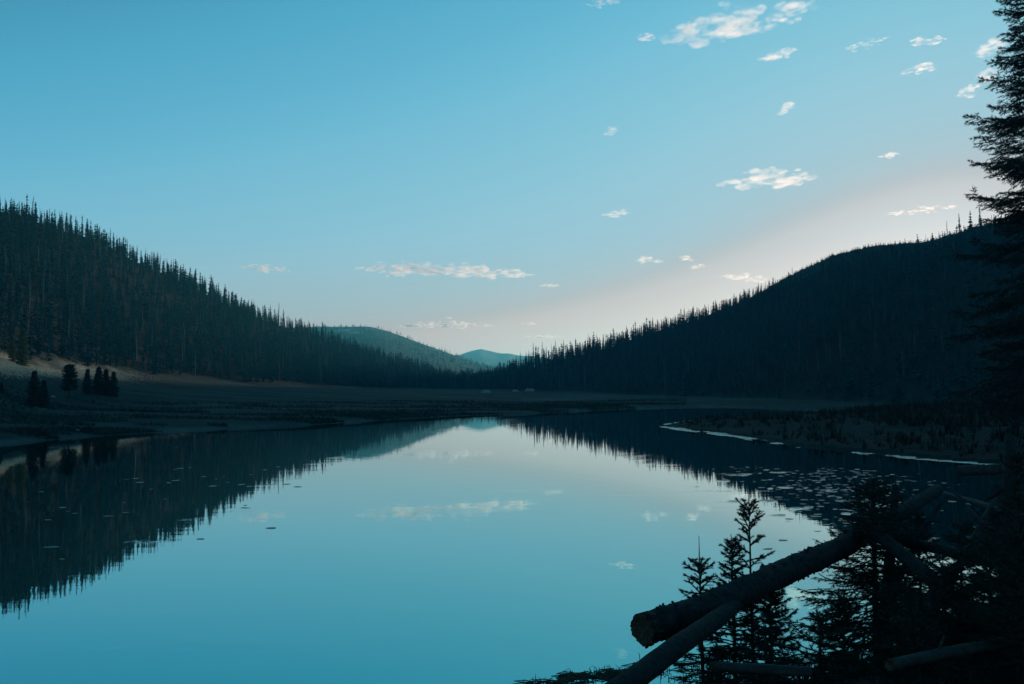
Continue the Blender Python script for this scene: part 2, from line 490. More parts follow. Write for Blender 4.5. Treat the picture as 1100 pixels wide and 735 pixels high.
def brush_mesh(P0, P1, core, nlen, nn, spread=0.85, wid=0.10, g=None):
    """needle-covered twigs: for each segment a thin 3-sided core and nn needles"""
    P0 = np.asarray(P0); P1 = np.asarray(P1)
    n = len(P0)
    core = np.broadcast_to(np.asarray(core, float), (n,)); nlen = np.broadcast_to(np.asarray(nlen, float), (n,))
    ax = P1 - P0; L = np.linalg.norm(ax, axis=1, keepdims=True) + 1e-9; ax = ax / L
    ref = np.where(np.abs(ax[:, 2:3]) > 0.9, np.array([[1.0, 0, 0]]), np.array([[0, 0, 1.0]]))
    u = np.cross(ax, ref); u /= np.linalg.norm(u, axis=1, keepdims=True)
    v = np.cross(ax, u)
    Vs, Fs = [], []
    base = 0
    ring = []
    for a in (0, 2.094, 4.189):
        ring.append(P0 + (u * math.cos(a) + v * math.sin(a)) * core[:, None])
    for a in (0, 2.094, 4.189):
        ring.append(P1 + (u * math.cos(a) + v * math.sin(a)) * core[:, None] * 0.45)
    RV = np.stack(ring, 1)  # n,6,3
    o = np.arange(n)[:, None] * 6
    tri = np.array([[0, 1, 4], [0, 4, 3], [1, 2, 5], [1, 5, 4], [2, 0, 3], [2, 3, 5]])
    Vs.append(RV.reshape(-1, 3)); Fs.append((o[:, :, None] + tri[None]).reshape(-1, 3)); base += n * 6
    if nn > 0:
        t = g.random((n, nn)); ang = g.random((n, nn)) * 6.283
        out = u[:, None] * np.cos(ang)[..., None] + v[:, None] * np.sin(ang)[..., None]
        sd = -u[:, None] * np.sin(ang)[..., None] + v[:, None] * np.cos(ang)[..., None]
        ln = nlen[:, None, None] * (0.7 + 0.5 * g.random((n, nn, 1)))
        b = P0[:, None] + ax[:, None] * (L[:, None] * t[..., None])
        tip = b + out * ln * spread + ax[:, None] * ln * (0.55 + 0.4 * g.random((n, nn, 1)))
        w = sd * ln * wid
        NV = np.stack([b - w + ax[:, None] * 0, b + w, tip], 2).reshape(-1, 3)
        NF = base + np.arange(n * nn * 3).reshape(-1, 3)
        Vs.append(NV); Fs.append(NF)
    return np.concatenate(Vs), np.concatenate(Fs)


def tube_mesh(pts, radii, seg=8, cap=True, rough=0.0, seed=0):
    pts = np.asarray(pts, float); radii = np.asarray(radii, float)
    n = len(pts)
    tan = np.gradient(pts, axis=0); tan /= np.linalg.norm(tan, axis=1, keepdims=True) + 1e-9
    ref = np.array([0, 0, 1.0]) if abs(tan[:, 2].mean()) < 0.85 else np.array([1.0, 0, 0])
    u = np.cross(tan, ref); u /= np.linalg.norm(u, axis=1, keepdims=True); v = np.cross(tan, u)
    a = np.linspace(0, 2 * math.pi, seg, endpoint=False)
    rr = radii[:, None] * np.ones(seg)[None]
    if rough:
        ii, jj = np.meshgrid(np.arange(n), np.arange(seg), indexing='ij')
        rr = rr * (1 + rough * (fbm(ii * 0.45 + seed * 7, np.cos(a)[jj] * 1.6 + 40, 3, seed) + 0.6 * fbm(ii * 0.45, np.sin(a)[jj] * 2.2 + 9, 3, seed + 5)))
    V = pts[:, None] + (u[:, None] * np.cos(a)[None, :, None] + v[:, None] * np.sin(a)[None, :, None]) * rr[..., None]
    ids = np.arange(n * seg).reshape(n, seg)
    nx = np.roll(ids, -1, axis=1)
    F = np.stack([ids[:-1], nx[:-1], nx[1:], ids[1:]], -1).reshape(-1, 4)
    V = V.reshape(-1, 3)
    T = np.zeros((0, 3), int)
    if cap:
        V = np.concatenate([V, pts[:1], pts[-1:]])
        c0 = n * seg; c1 = c0 + 1
        T = np.concatenate([np.stack([nx[0], ids[0], np.full(seg, c0)], -1), np.stack([ids[-1], nx[-1], np.full(seg, c1)], -1)])
    return V, F, T


def make_spruce(H, rad, whorl, per, seed, clear=0.03, twig_sp=0.09, nlen=0.022, nn=34, core=0.004, trunk_r=0.03, top_up=0.9, low_up=-0.15, shape=0.8, sub=False, keep=1.0, lean=(0, 0), twl=0.45, wid=0.10, leader=0.12):
    """returns trunk mesh data and crown mesh data in local coordinates, base at z=0"""
    g = np.random.default_rng(seed)
    n = 14
    zz = np.linspace(-0.15 * min(1, H), H, n)
    wob = np.cumsum(g.normal(0, 0.006 * H / 6, (n, 2)), axis=0)
    tp = np.stack([wob[:, 0] + lean[0] * (zz / H) ** 2, wob[:, 1] + lean[1] * (zz / H) ** 2, zz], 1)
    tr = trunk_r * (1 - np.clip(zz, 0, H) / H) ** 0.8 + trunk_r * 0.07
    trunk = tube_mesh(tp, tr, 7, True, 0.12, seed)

    def tpos(z):
        return np.array([np.interp(z, zz, tp[:, 0]), np.interp(z, zz, tp[:, 1]), z])
    P0, P1, CR, NL = [], [], [], []

    def seg(a, b, c, l):
        P0.append(a); P1.append(b); CR.append(c); NL.append(l)
    # leader
    seg(tpos(H * (1 - leader)), tpos(H), core * 1.2, nlen)
    z = clear * H
    while z < H * (1 - leader * 0.5):
        f = z / H
        prof = rad * ((1 - f) ** shape) * (0.55 + 0.45 * min(1, (f - clear) / 0.12 + 0.25)) + 0.02 * H * (0.6 if f > .85 else 0)
        m = max(3, int(round(per * (0.75 + 0.5 * g.random()))))
        off = g.random() * 6.28
        for k in range(m):
            if g.random() > keep: continue
            az = off + k * 6.283 / m + g.normal(0, 0.25)
            ln = prof * (0.62 + 0.55 * g.random())
            zz0 = z + g.normal(0, whorl * 0.18)
            if zz0 > H * 0.985 or zz0 < 0: continue
            base = tpos(zz0)
            e0 = low_up + (top_up - low_up) * f ** 1.6 + g.normal(0, 0.10)
            nseg = 5 if ln > 0.12 else 3
            p = base.copy(); e = e0
            dirh = np.array([math.cos(az), math.sin(az), 0])
            pts = [p.copy()]
            curl = (0.45 if f < 0.7 else 0.1) + g.normal(0, 0.1)
            for s in range(nseg):
                t = s / nseg
                ee = e - 0.30 * math.sin(t * 3.1) * (1 - f) + curl * t * t
                d = dirh * math.cos(ee) + UP * math.sin(ee)
                p = p + d * ln / nseg
                pts.append(p.copy())
            pts = np.array(pts)
            for s in range(nseg):
                tt = s / nseg
                seg(pts[s], pts[s + 1], core * (2.0 - 1.1 * tt), nlen * (0.75 if tt < 0.3 else 1))
            # side twigs
            nt = max(1, int(ln / twig_sp))
            side = np.cross(dirh, UP)
            for q in range(nt):
                tq = 0.22 + 0.78 * (q + g.random() * 0.8) / nt
                if tq > 0.98: continue
                x = tq * nseg; s = min(int(x), nseg - 1)
                b = pts[s] + (pts[s + 1] - pts[s]) * (x - s)
                d0 = (pts[s + 1] - pts[s]); d0 /= np.linalg.norm(d0)
                for sg in (-1, 1):
                    if g.random() < 0.12: continue
                    tl = ln * twl * (1.05 - tq * 0.75) * (0.6 + 0.6 * g.random())
                    tl = max(tl, nlen * 1.4)
                    dd = d0 * 0.75 + side * sg * (0.6 + 0.25 * g.random()) + UP * g.normal(-0.12, 0.2)
                    dd /= np.linalg.norm(dd)
                    e1 = b + dd * tl + UP * (-0.06 * tl)
                    seg(b, e1, core, nlen)
                    if sub and tl > twig_sp * 1.3:
                        ns = int(tl / twig_sp)
                        for r_ in range(ns):
                            tb = b + (e1 - b) * (0.3 + 0.65 * (r_ + g.random() * .6) / ns)
                            s2 = np.cross(dd, UP) * (1 if (r_ % 2) else -1)
                            d2 = dd * 0.8 + s2 * 0.7 + UP * g.normal(-0.2, 0.2)
                            d2 /= np.linalg.norm(d2)
                            seg(tb, tb + d2 * tl * 0.38 * (0.6 + 0.6 * g.random()), core * 0.8, nlen)
        z += whorl * (0.75 + 0.5 * g.random()) * (1 - 0.35 * f)
    CV, CF = brush_mesh(P0, P1, CR, NL, nn, wid=wid, g=g)
    return trunk, (CV, CF)


def spruce_thing(name, x, y, label, cat, group=None, rz=0.0, z=None, nmat='needles', **kw):
    trunk, crown = make_spruce(**kw)
    root = empty(name, (x, y, (ground(x, y) if z is None else z) - 0.03), rz)
    tag(root, label, cat, group)
    link('trunk', mesh_np('trunk', trunk[0], [trunk[1], trunk[2]], smooth=True), M['bark'], root)
    link('crown', mesh_np('crown', crown[0], crown[1]), M[nmat], root)
    return root


# low detail conifers for the hillsides (unit height)
def spire(seed, r0=0.13, tiers=15, per=6, gap=0.1, bare=0.06):
    g = np.random.default_rng(seed)
    Vs, Fs, mi = [], [], []
    tp = [(0, 0, -0.04), (0, 0, 0.5), (0, 0, 1.0)]
    tv, tf, tt = tube_mesh(tp, [0.016, 0.010, 0.001], 5, False)
    Vs.append(tv); Fs.append(np.concatenate([tf[:, [0, 1, 2]], tf[:, [0, 2, 3]]])); mi += [1] * (len(tf) * 2)
    b = len(tv)
    for k in range(tiers):
        f = bare + (1 - bare) * (k + g.random() * 0.6) / tiers
        if f > 0.985: continue
        rr = r0 * (1 - f) ** 0.75 * (0.7 + 0.5 * g.random()) + 0.008
        if f < 0.2: rr *= 0.6 + 2 * f
        off = g.random() * 6.28
        for q in range(per):
            if g.random() < gap: continue
            a = off + q * 6.283 / per + g.normal(0, 0.2)
            r = rr * (0.65 + 0.6 * g.random())
            dz = r * (0.15 + 0.45 * g.random()) * (1 if f < 0.8 else -0.3)
            w = 0.45 + 0.25 * g.random()
            c, s = math.cos(a), math.sin(a)
            top = (0, 0, min(0.995, f + 0.035))
            tip = (r * c, r * s, f - dz)
            m1 = (0.62 * r * math.cos(a + w), 0.62 * r * math.sin(a + w), f - dz * 0.9)
            m2 = (0.62 * r * math.cos(a - w), 0.62 * r * math.sin(a - w), f - dz * 0.9)
            low = (0.1 * r * c, 0.1 * r * s, f - 0.03)
            Vs.append(np.array([top, m2, tip, m1, low]))
            Fs.append(np.array([[0, 1, 2], [0, 2, 3], [4, 2, 1], [4, 3, 2]]) + b)
            mi += [0] * 4
            b += 5
    return np.concatenate(Vs), np.concatenate(Fs), np.array(mi)


def snag(seed, tuft=0.0):
    g = np.random.default_rng(seed)
    Vs, Fs, mi = [], [], []
    b = 0
    pts = np.array([(0, 0, -0.03), (g.normal(0, .004), g.normal(0, .004), 0.35), (g.normal(0, .008), g.normal(0, .008), 0.7), (g.normal(0, .014), g.normal(0, .014), 1.0)])
    tv, tf, _ = tube_mesh(pts, [0.019, 0.015, 0.010, 0.004], 5, False)
    Vs.append(tv); Fs.append(np.concatenate([tf[:, [0, 1, 2]], tf[:, [0, 2, 3]]])); mi += [0] * (len(tf) * 2); b += len(tv)
    for k in range(26):
        f = 0.3 + 0.66 * g.random(); a = g.random() * 6.28
        L = 0.075 * (1.15 - f) * (0.4 + g.random())
        p0 = np.array([0, 0, f]); d = np.array([math.cos(a), math.sin(a), g.normal(-0.1, 0.35)])
        p1 = p0 + d * L
        Vs.append(np.array([p0 + (0, 0, .005), p0 - (0, 0, .005), p1])); Fs.append(np.array([[b, b + 1, b + 2]])); mi.append(0); b += 3
        if g.random() < tuft:
            s = np.array([-math.sin(a), math.cos(a), 0]) * L * 0.4
            Vs.append(np.array([p0, p1 + s, p1 - s + (0, 0, -L * .3)])); Fs.append(np.array([[b, b + 1, b + 2]])); mi.append(1); b += 3
    return np.concatenate(Vs), np.concatenate(Fs), np.array(mi)


LIVE = [spire(s, r0=rr, tiers=tt, gap=gg) for s, rr, tt, gg in ((1, .13, 15, .08), (2, .10, 16, .12), (3, .15, 14, .1), (4, .085, 17, .15), (5, .12, 13, .2), (6, .17, 13, .08), (7, .11, 15, .25), (8, .19, 12, .3), (9, .14, 11, .35), (10, .16, 18, .12))]
DEAD = [snag(s, t) for s, t in ((11, 0), (12, .25), (13, .1), (14, .5))]
live_me, dead_me = [], []
for i, (v, f, mi) in enumerate(LIVE):
    m = mesh_np('conifer', v, f, mi); m.materials.append(M['needles_far']); m.materials.append(M['bark']); live_me.append(m)
for i, (v, f, mi) in enumerate(DEAD):
    m = mesh_np('dead_snag', v, f, mi); m.materials.append(M['snag']); m.materials.append(M['needles_far']); dead_me.append(m)

# scatter over the slopes
SP = 3.3
xs = np.arange(-420, 640, SP); ys = np.arange(60, 760, SP)
XX, YY = np.meshgrid(xs, ys)
XX = XX + rng.uniform(-.48, .48, XX.shape) * SP; YY = YY + rng.uniform(-.48, .48, YY.shape) * SP
XX = XX.ravel(); YY = YY.ravel()
az = np.arctan2(XX, YY); dist = np.hypot(XX, YY); tpx = 550 + FPX * np.tan(az)
fD = np.interp(az, AZ, cD[:, 3]); cDd = np.interp(az, AZ, cD[:, 5])
fr = (dist - fD) / (cDd - fD)
edge = fbm(XX / 25, YY / 25, 3, 91) * 0.05
ok = (fr > -0.005 + edge) & (fr < forest_top(tpx) + edge * 1.2) & (tpx > -260) & (tpx < 1420)
dens = 0.86 + 0.25 * fbm(XX / 38, YY / 38, 3, 93)
ok &= rng.random(len(XX)) < dens
XX, YY, tpx, fr, dist, az = XX[ok], YY[ok], tpx[ok], fr[ok], dist[ok], az[ok]
ZT = ground_v(XX, YY)
nT = len(XX)
left = tpx < 505
hgt = np.where(left, rng.normal(7.3, 1.8, nT), rng.normal(6.3, 1.5, nT))
hgt *= 1 + 0.2 * fbm(XX / 30, YY / 30, 2, 95)
hgt = np.clip(hgt, 2.6, 13.5)
# the valley mouth carries taller trees
mouth = np.clip(1 - np.abs(tpx - 590) / 70, 0, 1)
hgt *= 1 + 0.6 * mouth * rng.random(nT)
hgt *= np.where((tpx > 760), 0.85, 1.0)
pdead = np.clip(0.20 + 0.3 * fbm(XX / 45, YY / 45, 2, 97), 0.08, 0.6) * np.where(left, 1.0, 0.45)
pdead = np.maximum(pdead, mouth * 0.45)
isdead = rng.random(nT) < pdead
hgt = np.where(isdead, hgt * 1.08, hgt)
kind_i = np.where(isdead, rng.integers(0, len(DEAD), nT), rng.integers(0, len(LIVE), nT))
rot = rng.random(nT) * 6.283
wid_ = rng.uniform(0.9, 1.5, nT)
pxh = hgt * FPX / (dist * np.cos(az))
inframe = (tpx > -5) & (tpx < 1105)
sky = (fr > 0.93) & (fr < 1.03)
score = pxh * np.where(sky, 3.0, 1.0) * np.where(inframe, 1, 0) * np.where(tpx > 930, 0.35, 1)
single = np.zeros(nT, bool)
for dead, cnt in ((False, 250), (True, 110)):
    c = np.where((isdead == dead) & inframe)[0]
    single[c[np.argsort(-score[c])[:cnt]]] = True


def zone(px, f):
    hi = f > 0.9
    if px < 505:
        a = 'near the picture edge' if px < 110 else 'above the meadow' if px < 240 else 'beside the far hill' if px < 400 else 'nearest the valley mouth'
        return ('on the skyline of the left ridge ' if hi else 'low on the left slope ') + a
    if px < 640:
        return ('on the low skyline at the valley mouth' if hi else 'at the forest edge of the valley mouth')
    a = 'beside the valley mouth' if px < 720 else 'at its middle' if px < 810 else 'near the bald crest'
    return ('on the skyline of the right ridge ' if hi else 'low on the right slope ') + a


cnt = {}
for i in np.where(single)[0]:
    dead = bool(isdead[i])
    me_ = (dead_me if dead else live_me)[kind_i[i]]
    o = bpy.data.objects.new('dead_snag' if dead else 'conifer', me_)
    COL.objects.link(o)
    o.location = (XX[i], YY[i], ZT[i] - 0.1)
    o.rotation_euler = (0, 0, rot[i])
    o.scale = (hgt[i] * wid_[i], hgt[i] * wid_[i], hgt[i])
    zn = zone(tpx[i], fr[i])
    tall = 'tall' if pxh[i] > (22 if fr[i] > .9 else 34) else 'small' if pxh[i] < (14 if fr[i] > .9 else 24) else 'middling'
    if dead:
        tag(o, f'{tall} bare dead trunk {zn}', 'dead tree', f'{tall} dead trunks {zn}')
    else:
        tag(o, f'{tall} dark pointed conifer {zn}', 'conifer', f'{tall} conifers {zn}')

Vs, Fs, Ms = [], [], []
b = 0
for grp, srcs, moff in ((False, LIVE, (0, 1)), (True, DEAD, (2, 0))):
    for k, (v, f, mi) in enumerate(srcs):
        sel = np.where((~single) & (isdead == grp) & (kind_i == k))[0]
        if not len(sel): continue
        c = np.cos(rot[sel])[:, None]; s = np.sin(rot[sel])[:, None]
        w = (hgt[sel] * wid_[sel])[:, None]
        x = (v[:, 0] * c - v[:, 1] * s) * w + XX[sel][:, None]
        y = (v[:, 0] * s + v[:, 1] * c) * w + YY[sel][:, None]
        z = v[:, 2][None] * hgt[sel][:, None] + ZT[sel][:, None] - 0.1
        Vs.append(np.stack([x, y, z], -1).reshape(-1, 3))
        Fs.append((f[None] + (np.arange(len(sel)) * len(v))[:, None, None]).reshape(-1, 3) + b)
        Ms.append(np.tile(np.array(moff)[mi], len(sel)))
        b += len(sel) * len(v)
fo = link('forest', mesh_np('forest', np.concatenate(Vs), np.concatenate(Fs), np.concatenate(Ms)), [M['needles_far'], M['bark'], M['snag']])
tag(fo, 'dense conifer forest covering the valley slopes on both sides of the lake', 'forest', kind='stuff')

# bushes and dwarf trees on the bald right crest and far hill: one mass of ground cover
g = np.random.default_rng(5)
Vs, Fs = [], []; b = 0
v0, f0, _ = spire(31, .3, 5, 5, .1)


def scatter(P, hs):
    global b
    for p, h in zip(P, hs):
        a = g.random() * 6.28; c, s = math.cos(a), math.sin(a)
        w = h * (0.8 + 0.8 * g.random())
        x = (v0[:, 0] * c - v0[:, 1] * s) * w + p[0]; y = (v0[:, 0] * s + v0[:, 1] * c) * w + p[1]
        Vs.append(np.stack([x, y, v0[:, 2] * h + p[2] - 0.1 * h], -1)); Fs.append(f0 + b); b += len(v0)


n = 3200
ppx = g.uniform(800, 1070, n); pf = g.uniform(0.70, 1.02, n)
aa = np.arctan((ppx - 550) / FPX)
d_ = np.interp(aa, AZ, cD[:, 3]) * (1 - pf) + np.interp(aa, AZ, cD[:, 5]) * pf
x_, y_ = np.sin(aa) * d_, np.cos(aa) * d_
scatter(np.stack([x_, y_, ground_v(x_, y_)], 1), 0.5 + 1.9 * g.random(n) ** 2)
tag(link('crest_scrub', mesh_np('crest_scrub', np.concatenate(Vs), np.concatenate(Fs)), M['needles_far']), 'low scrub on the bald crest of the right ridge', 'scrub', kind='stuff')
Vs, Fs = [], []; b = 0
sel = np.argwhere((HS > 0.35))
pick = sel[g.choice(len(sel), 2600)]
P = HV[pick[:, 0], pick[:, 1]] + np.stack([g.uniform(-9, 9, 2600), g.uniform(-9, 9, 2600), np.zeros(2600)], 1)
scatter(P, g.uniform(5, 9, 2600))
tag(link('far_woodland', mesh_np('far_woodland', np.concatenate(Vs), np.concatenate(Fs)), M['needles_far']), 'thin woodland on the far hill behind the valley mouth', 'forest', kind='stuff')

# individual ridge trees near the sun
for (px, top, base, D, m_, lab, ct, nm) in (
        (1017, 236, 254, 392, dead_me[3], 'spindly half bare pine standing on the bald right crest', 'tree', 'sparse_pine'),
        (1008, 248, 256, 398, dead_me[1], 'short thin snag just beside the spindly pine on the bald crest', 'dead tree', 'dead_snag'),
        (1001, 250, 258, 402, live_me[3], 'tiny dark tree on the bald crest, first of the row before the spindly pine', 'conifer', 'conifer'),
        (994, 251, 259, 405, dead_me[0], 'tiny bare stick of a tree on the bald crest, furthest from the big spruce', 'dead tree', 'dead_snag'),
        (1030, 229, 251, 380, live_me[1], 'slim dark conifer on the right crest between spindly pine and big spruce', 'conifer', 'conifer'),
        (1042, 226, 248, 370, live_me[5], 'bushy conifer on the right crest touching the big spruce branches', 'conifer', 'conifer'),
        (1052, 222, 246, 368, live_me[0], 'dense conifer on the right crest partly behind the big spruce branches', 'conifer', 'conifer')):
    a_, z1 = hor_dist(px, top, D)
    x, y = math.sin(a_) * D, math.cos(a_) * D
    z0 = ground(x, y) - 0.2
    h = max(2.5, z1 - z0)
    o = link(nm, m_)
    o.location = (x, y, z0); o.scale = (h * 1.15, h * 1.15, h); o.rotation_euler = (0, 0, px)
    tag(o, lab, ct)

# meadow trees on the left
def meadow_tree(px, top, D, label, seed, name='meadow_conifer', rad=0.22, nmat='needles', group=None, **kw):
    a_, z1 = hor_dist(px, top, D)
    x, y = math.sin(a_) * D, math.cos(a_) * D
    H = max(1.0, z1 - ground(x, y))
    args = dict(H=H, rad=rad * H, whorl=H * 0.045, per=7, seed=seed, clear=0.04, twig_sp=H * 0.055, nlen=H * 0.034, nn=7, core=H * 0.004, trunk_r=H * 0.02, shape=0.75, wid=0.3, top_up=0.8, low_up=0.0)
    args.update(kw)
    return spruce_thing(name, x, y, label, 'conifer', group, nmat=nmat, **args)


meadow_tree(37, 398, 128, 'dark bushy conifer standing alone lowest on the left meadow', 201, rad=0.27)
meadow_tree(47, 408, 130, 'small conifer leaning against the lone bushy meadow conifer', 202, rad=0.25)
meadow_tree(75, 392, 150, 'round topped tree on a bare trunk in the left meadow', 203, name='meadow_tree', rad=0.31, clear=0.30, shape=0.38, leader=0.03, top_up=0.4)
meadow_tree(94, 396, 165, 'narrow conifer first in the small meadow clump beside the round topped tree', 204, rad=0.24)
meadow_tree(106, 394, 168, 'widest conifer in the middle of the small meadow clump', 205, rad=0.33)
meadow_tree(114, 396, 170, 'second narrow conifer of the small meadow clump, behind the widest', 206, rad=0.3)
meadow_tree(122, 399, 168, 'low conifer at the far end of the small meadow clump', 207, rad=0.26)
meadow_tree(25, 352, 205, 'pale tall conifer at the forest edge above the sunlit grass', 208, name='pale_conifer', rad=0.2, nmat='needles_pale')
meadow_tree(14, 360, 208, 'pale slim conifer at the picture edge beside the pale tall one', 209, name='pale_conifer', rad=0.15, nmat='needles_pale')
meadow_tree(2, 410, 140, 'short dark conifer cut by the left picture edge on the meadow', 210, rad=0.25)

# big spruce at the right edge
a_, z1 = hor_dist(1113, -150, 49)
bx, by = math.sin(a_) * 49, math.cos(a_) * 49
bz = ground(bx, by)
spruce_thing('big_spruce', bx, by, 'big dark spruce cut by the right picture edge, tallest tree in view', 'spruce', H=z1 - bz, rad=5.2, whorl=0.60, per=7, seed=77, clear=0.08, twig_sp=0.20, nlen=0.13, nn=12, core=0.012, trunk_r=0.26, top_up=0.55, low_up=-0.18, shape=0.62, sub=True, keep=0.80, twl=0.40, wid=0.11, rz=1.0)

# ------------------------------------------------------------------ foreground: young spruces
def young(px, top, Y, label, seed, rad, name='young_spruce', **kw):
    p = at_y(px, top, Y)
    gz = ground(p.x, p.y)
    args = dict(H=p.z - gz, rad=rad, whorl=0.115, per=6, seed=seed, clear=0.02, twig_sp=0.055, nlen=0.026, nn=46, core=0.006, trunk_r=0.022, top_up=0.85, low_up=0.0, shape=0.8, twl=0.5)
    args.update(kw)
    return spruce_thing(name, p.x, p.y, label, 'spruce', None, **args)


young(804, 524, 9.0, 'young spruce with open whorled tip rising highest behind the long log', 301, 0.62, per=5, whorl=0.15, shape=0.66, twig_sp=0.065, twl=0.48, nlen=0.023, keep=0.88)
young(786, 571, 8.8, 'shorter dense young spruce right beside the open tipped one', 302, 0.38, per=7, shape=0.55, twig_sp=0.055, twl=0.5, nlen=0.022)
young(752, 573, 8.7, 'thin young spruce with long bare leader nearest the log end', 303, 0.40, per=5, whorl=0.11, leader=0.34, shape=0.55, twig_sp=0.06, twl=0.5, nlen=0.022)
young(826, 604, 9.4, 'low young spruce peeping over the long log between the saplings and the bushy spruce', 304, 0.46, shape=0.6, twig_sp=0.045)
young(935, 508, 11.0, 'wide bushy spruce whose branches fan over the water behind the long log', 305, 1.20, per=8, whorl=0.11, twig_sp=0.09, sub=True, nn=26, nlen=0.026, low_up=-0.25, shape=0.55, top_up=0.6, trunk_r=0.05, twl=0.4)
young(985, 540, 12.0, 'dark spruce in the tangle just beyond the bushy one', 306, 0.8, per=7, twig_sp=0.09, nn=24, sub=True)
young(1030, 548, 9.5, 'dark spruce under the leaning poles at the right', 307, 0.7, per=7, twig_sp=0.08, nn=24, sub=True, keep=0.8)
young(1092, 474, 9.0, 'dense dark spruce filling the right picture edge', 308, 0.7, per=7, twig_sp=0.09, nn=24, sub=True)
young(880, 655, 7.6, 'low dark spruce in front of the bushy one below the long log', 309, 0.55, per=7, nn=30, sub=True, twig_sp=0.08)
young(822, 668, 7.4, 'squat spruce seedling in the shadow under the long log', 310, 0.5, per=7, nn=30, sub=True, twig_sp=0.08)
young(985, 640, 7.0, 'low dark spruce above the pale barkless log at lower right', 311, 0.6, per=7, nn=30, sub=True, twig_sp=0.08)
for px_, tp_, Y_, sd_i, rd_, lb_ in ((1012, 596, 7.8, 313, 0.55, 'ragged dark spruce in front of the stout sloping log, behind the pale barkless log'),
                                    (1062, 572, 7.7, 314, 0.60, 'broad dark spruce between the ragged spruce and the right picture edge'),
                                    (962, 622, 8.4, 315, 0.50, 'half hidden dark spruce at the foot of the upright broken snag'),
                                    (1096, 556, 6.9, 316, 0.55, 'nearest dark spruce, cut by the right picture edge above the pale barkless log'),
                                    (905, 640, 9.2, 317, 0.45, 'small dense spruce under the branches of the wide bushy one')):
    young(px_, tp_, Y_, lb_, sd_i, rd_, per=8, nn=30, sub=True, twig_sp=0.075, keep=0.9, shape=0.5)
young(770, 690, 7.6, 'smallest spruce seedling under the crossing of the two logs', 312, 0.34, per=7, nn=30)


# ------------------------------------------------------------------ foreground: logs
def log_thing(name, P, r, label, cat='log', mat='logbark', seg=20, seed=1, rough=0.13, flakes=0, stubs=(), end=True, cuts=60):
    P = [Vector(p) for p in P]
    # resample on a smooth path
    n = cuts
    L = [0]
    for a_, b_ in zip(P[:-1], P[1:]): L.append(L[-1] + (b_ - a_).length)
    t = np.linspace(0, L[-1], n)
    pts = np.stack([np.interp(t, L, [p[k] for p in P]) for k in range(3)], 1)
    for it in range(6):
        pts[1:-1] = (pts[:-2] + 2 * pts[1:-1] + pts[2:]) / 4
    rr = np.interp(t, np.linspace(0, L[-1], len(r)), r)
    gg = np.random.default_rng(seed)
    org = Vector(pts[0])
    loc = pts - np.array(org)
    V, F, T = tube_mesh(loc, rr, seg, True, rough, seed)
    if flakes:
        ax = (loc[-1] - loc[0]); ax /= np.linalg.norm(ax)
        FV, FF = [V], []
        b0 = len(V)
        for k in range(flakes):
            i = int((gg.random() ** 1.8) * (n - 2)); a = gg.random() * 6.28
            ring = V[i * seg:(i + 1) * seg]; c = loc[i]
            q = ring[int(a / 6.2832 * seg) % seg]
            nrm = (q - c) / (np.linalg.norm(q - c) + 1e-9); sd = np.cross(nrm, ax)
            s = rr[i] * (0.05 + 0.13 * gg.random()); h = rr[i] * (0.05 + 0.16 * gg.random())
            base = q - nrm * 0.008
            quad = np.array([base - ax * s - sd * s * .6, base + ax * s - sd * s * .6, base + ax * s + sd * s * .6, base - ax * s + sd * s * .6])
            topq = quad + nrm * h + ax * gg.normal(0, s * .5) + (quad - base) * -0.35
            FV.append(quad); FV.append(topq)
            k0 = b0; b0 += 8
            FF += [(k0, k0 + 1, k0 + 5, k0 + 4), (k0 + 1, k0 + 2, k0 + 6, k0 + 5), (k0 + 2, k0 + 3, k0 + 7, k0 + 6), (k0 + 3, k0, k0 + 4, k0 + 7), (k0 + 4, k0 + 5, k0 + 6, k0 + 7)]
        V = np.concatenate(FV); F = np.concatenate([F, np.array(FF)])
    o = link(name, mesh_np(name, V, [F, T], smooth=True), M[mat], loc=org)
    tag(o, label, cat)
    if end:
        # broken end: ragged splinters and a recessed heart
        i0 = loc[0]; ax = loc[0] - loc[3]; ax /= np.linalg.norm(ax)
        u = np.cross(ax, UP); u /= np.linalg.norm(u); v = np.cross(ax, u)
        EV = [i0 + ax * 0.012]; EF = []
        m = 36
        for rad, jit, push in ((0.45, .05, .015), (0.95, .10, 0.03), (1.0, .04, -0.10)):
            for k in range(m):
                a = k * 6.283 / m
                q = rr[0] * rad * (1 + gg.normal(0, jit * 0.8))
                EV.append(i0 + (u * math.cos(a) + v * math.sin(a)) * q + ax * (push + gg.normal(0, 0.4) * jit * rr[0]))
        for k in range(m):
            k2 = (k + 1) % m
            EF.append((0, 1 + k, 1 + k2))
        EQ = []
        for rg in range(2):
            for k in range(m):
                k2 = (k + 1) % m
                EQ.append((1 + rg * m + k, 1 + (rg + 1) * m + k, 1 + (rg + 1) * m + k2, 1 + rg * m + k2))
        link('broken_end', mesh_np('broken_end', np.array(EV), [np.array(EF), np.array(EQ)]), M['endgrain'], o)
    for (tt, ang, ln, sr) in stubs:
        i = int(tt * (n - 1)); c = loc[i]
        ax = loc[min(i + 1, n - 1)] - loc[max(i - 1, 0)]; ax /= np.linalg.norm(ax)
        u = np.cross(ax, UP); u /= np.linalg.norm(u); v = np.cross(u, ax)
        d = u * math.cos(ang) + v * math.sin(ang) + ax * 0.35
        d /= np.linalg.norm(d)
        q = [c + d * (rr[i] * 0.6), c + d * (rr[i] + ln * .5), c + d * (rr[i] + ln) + UP * gg.normal(0, .06) * ln]
        sv, sf, st = tube_mesh(q, [sr, sr * .8, sr * .45], 7, True, 0.1, seed)
        link('branch_stub', mesh_np('branch_stub', sv, [sf, st], smooth=True), M[mat], o)
    return o


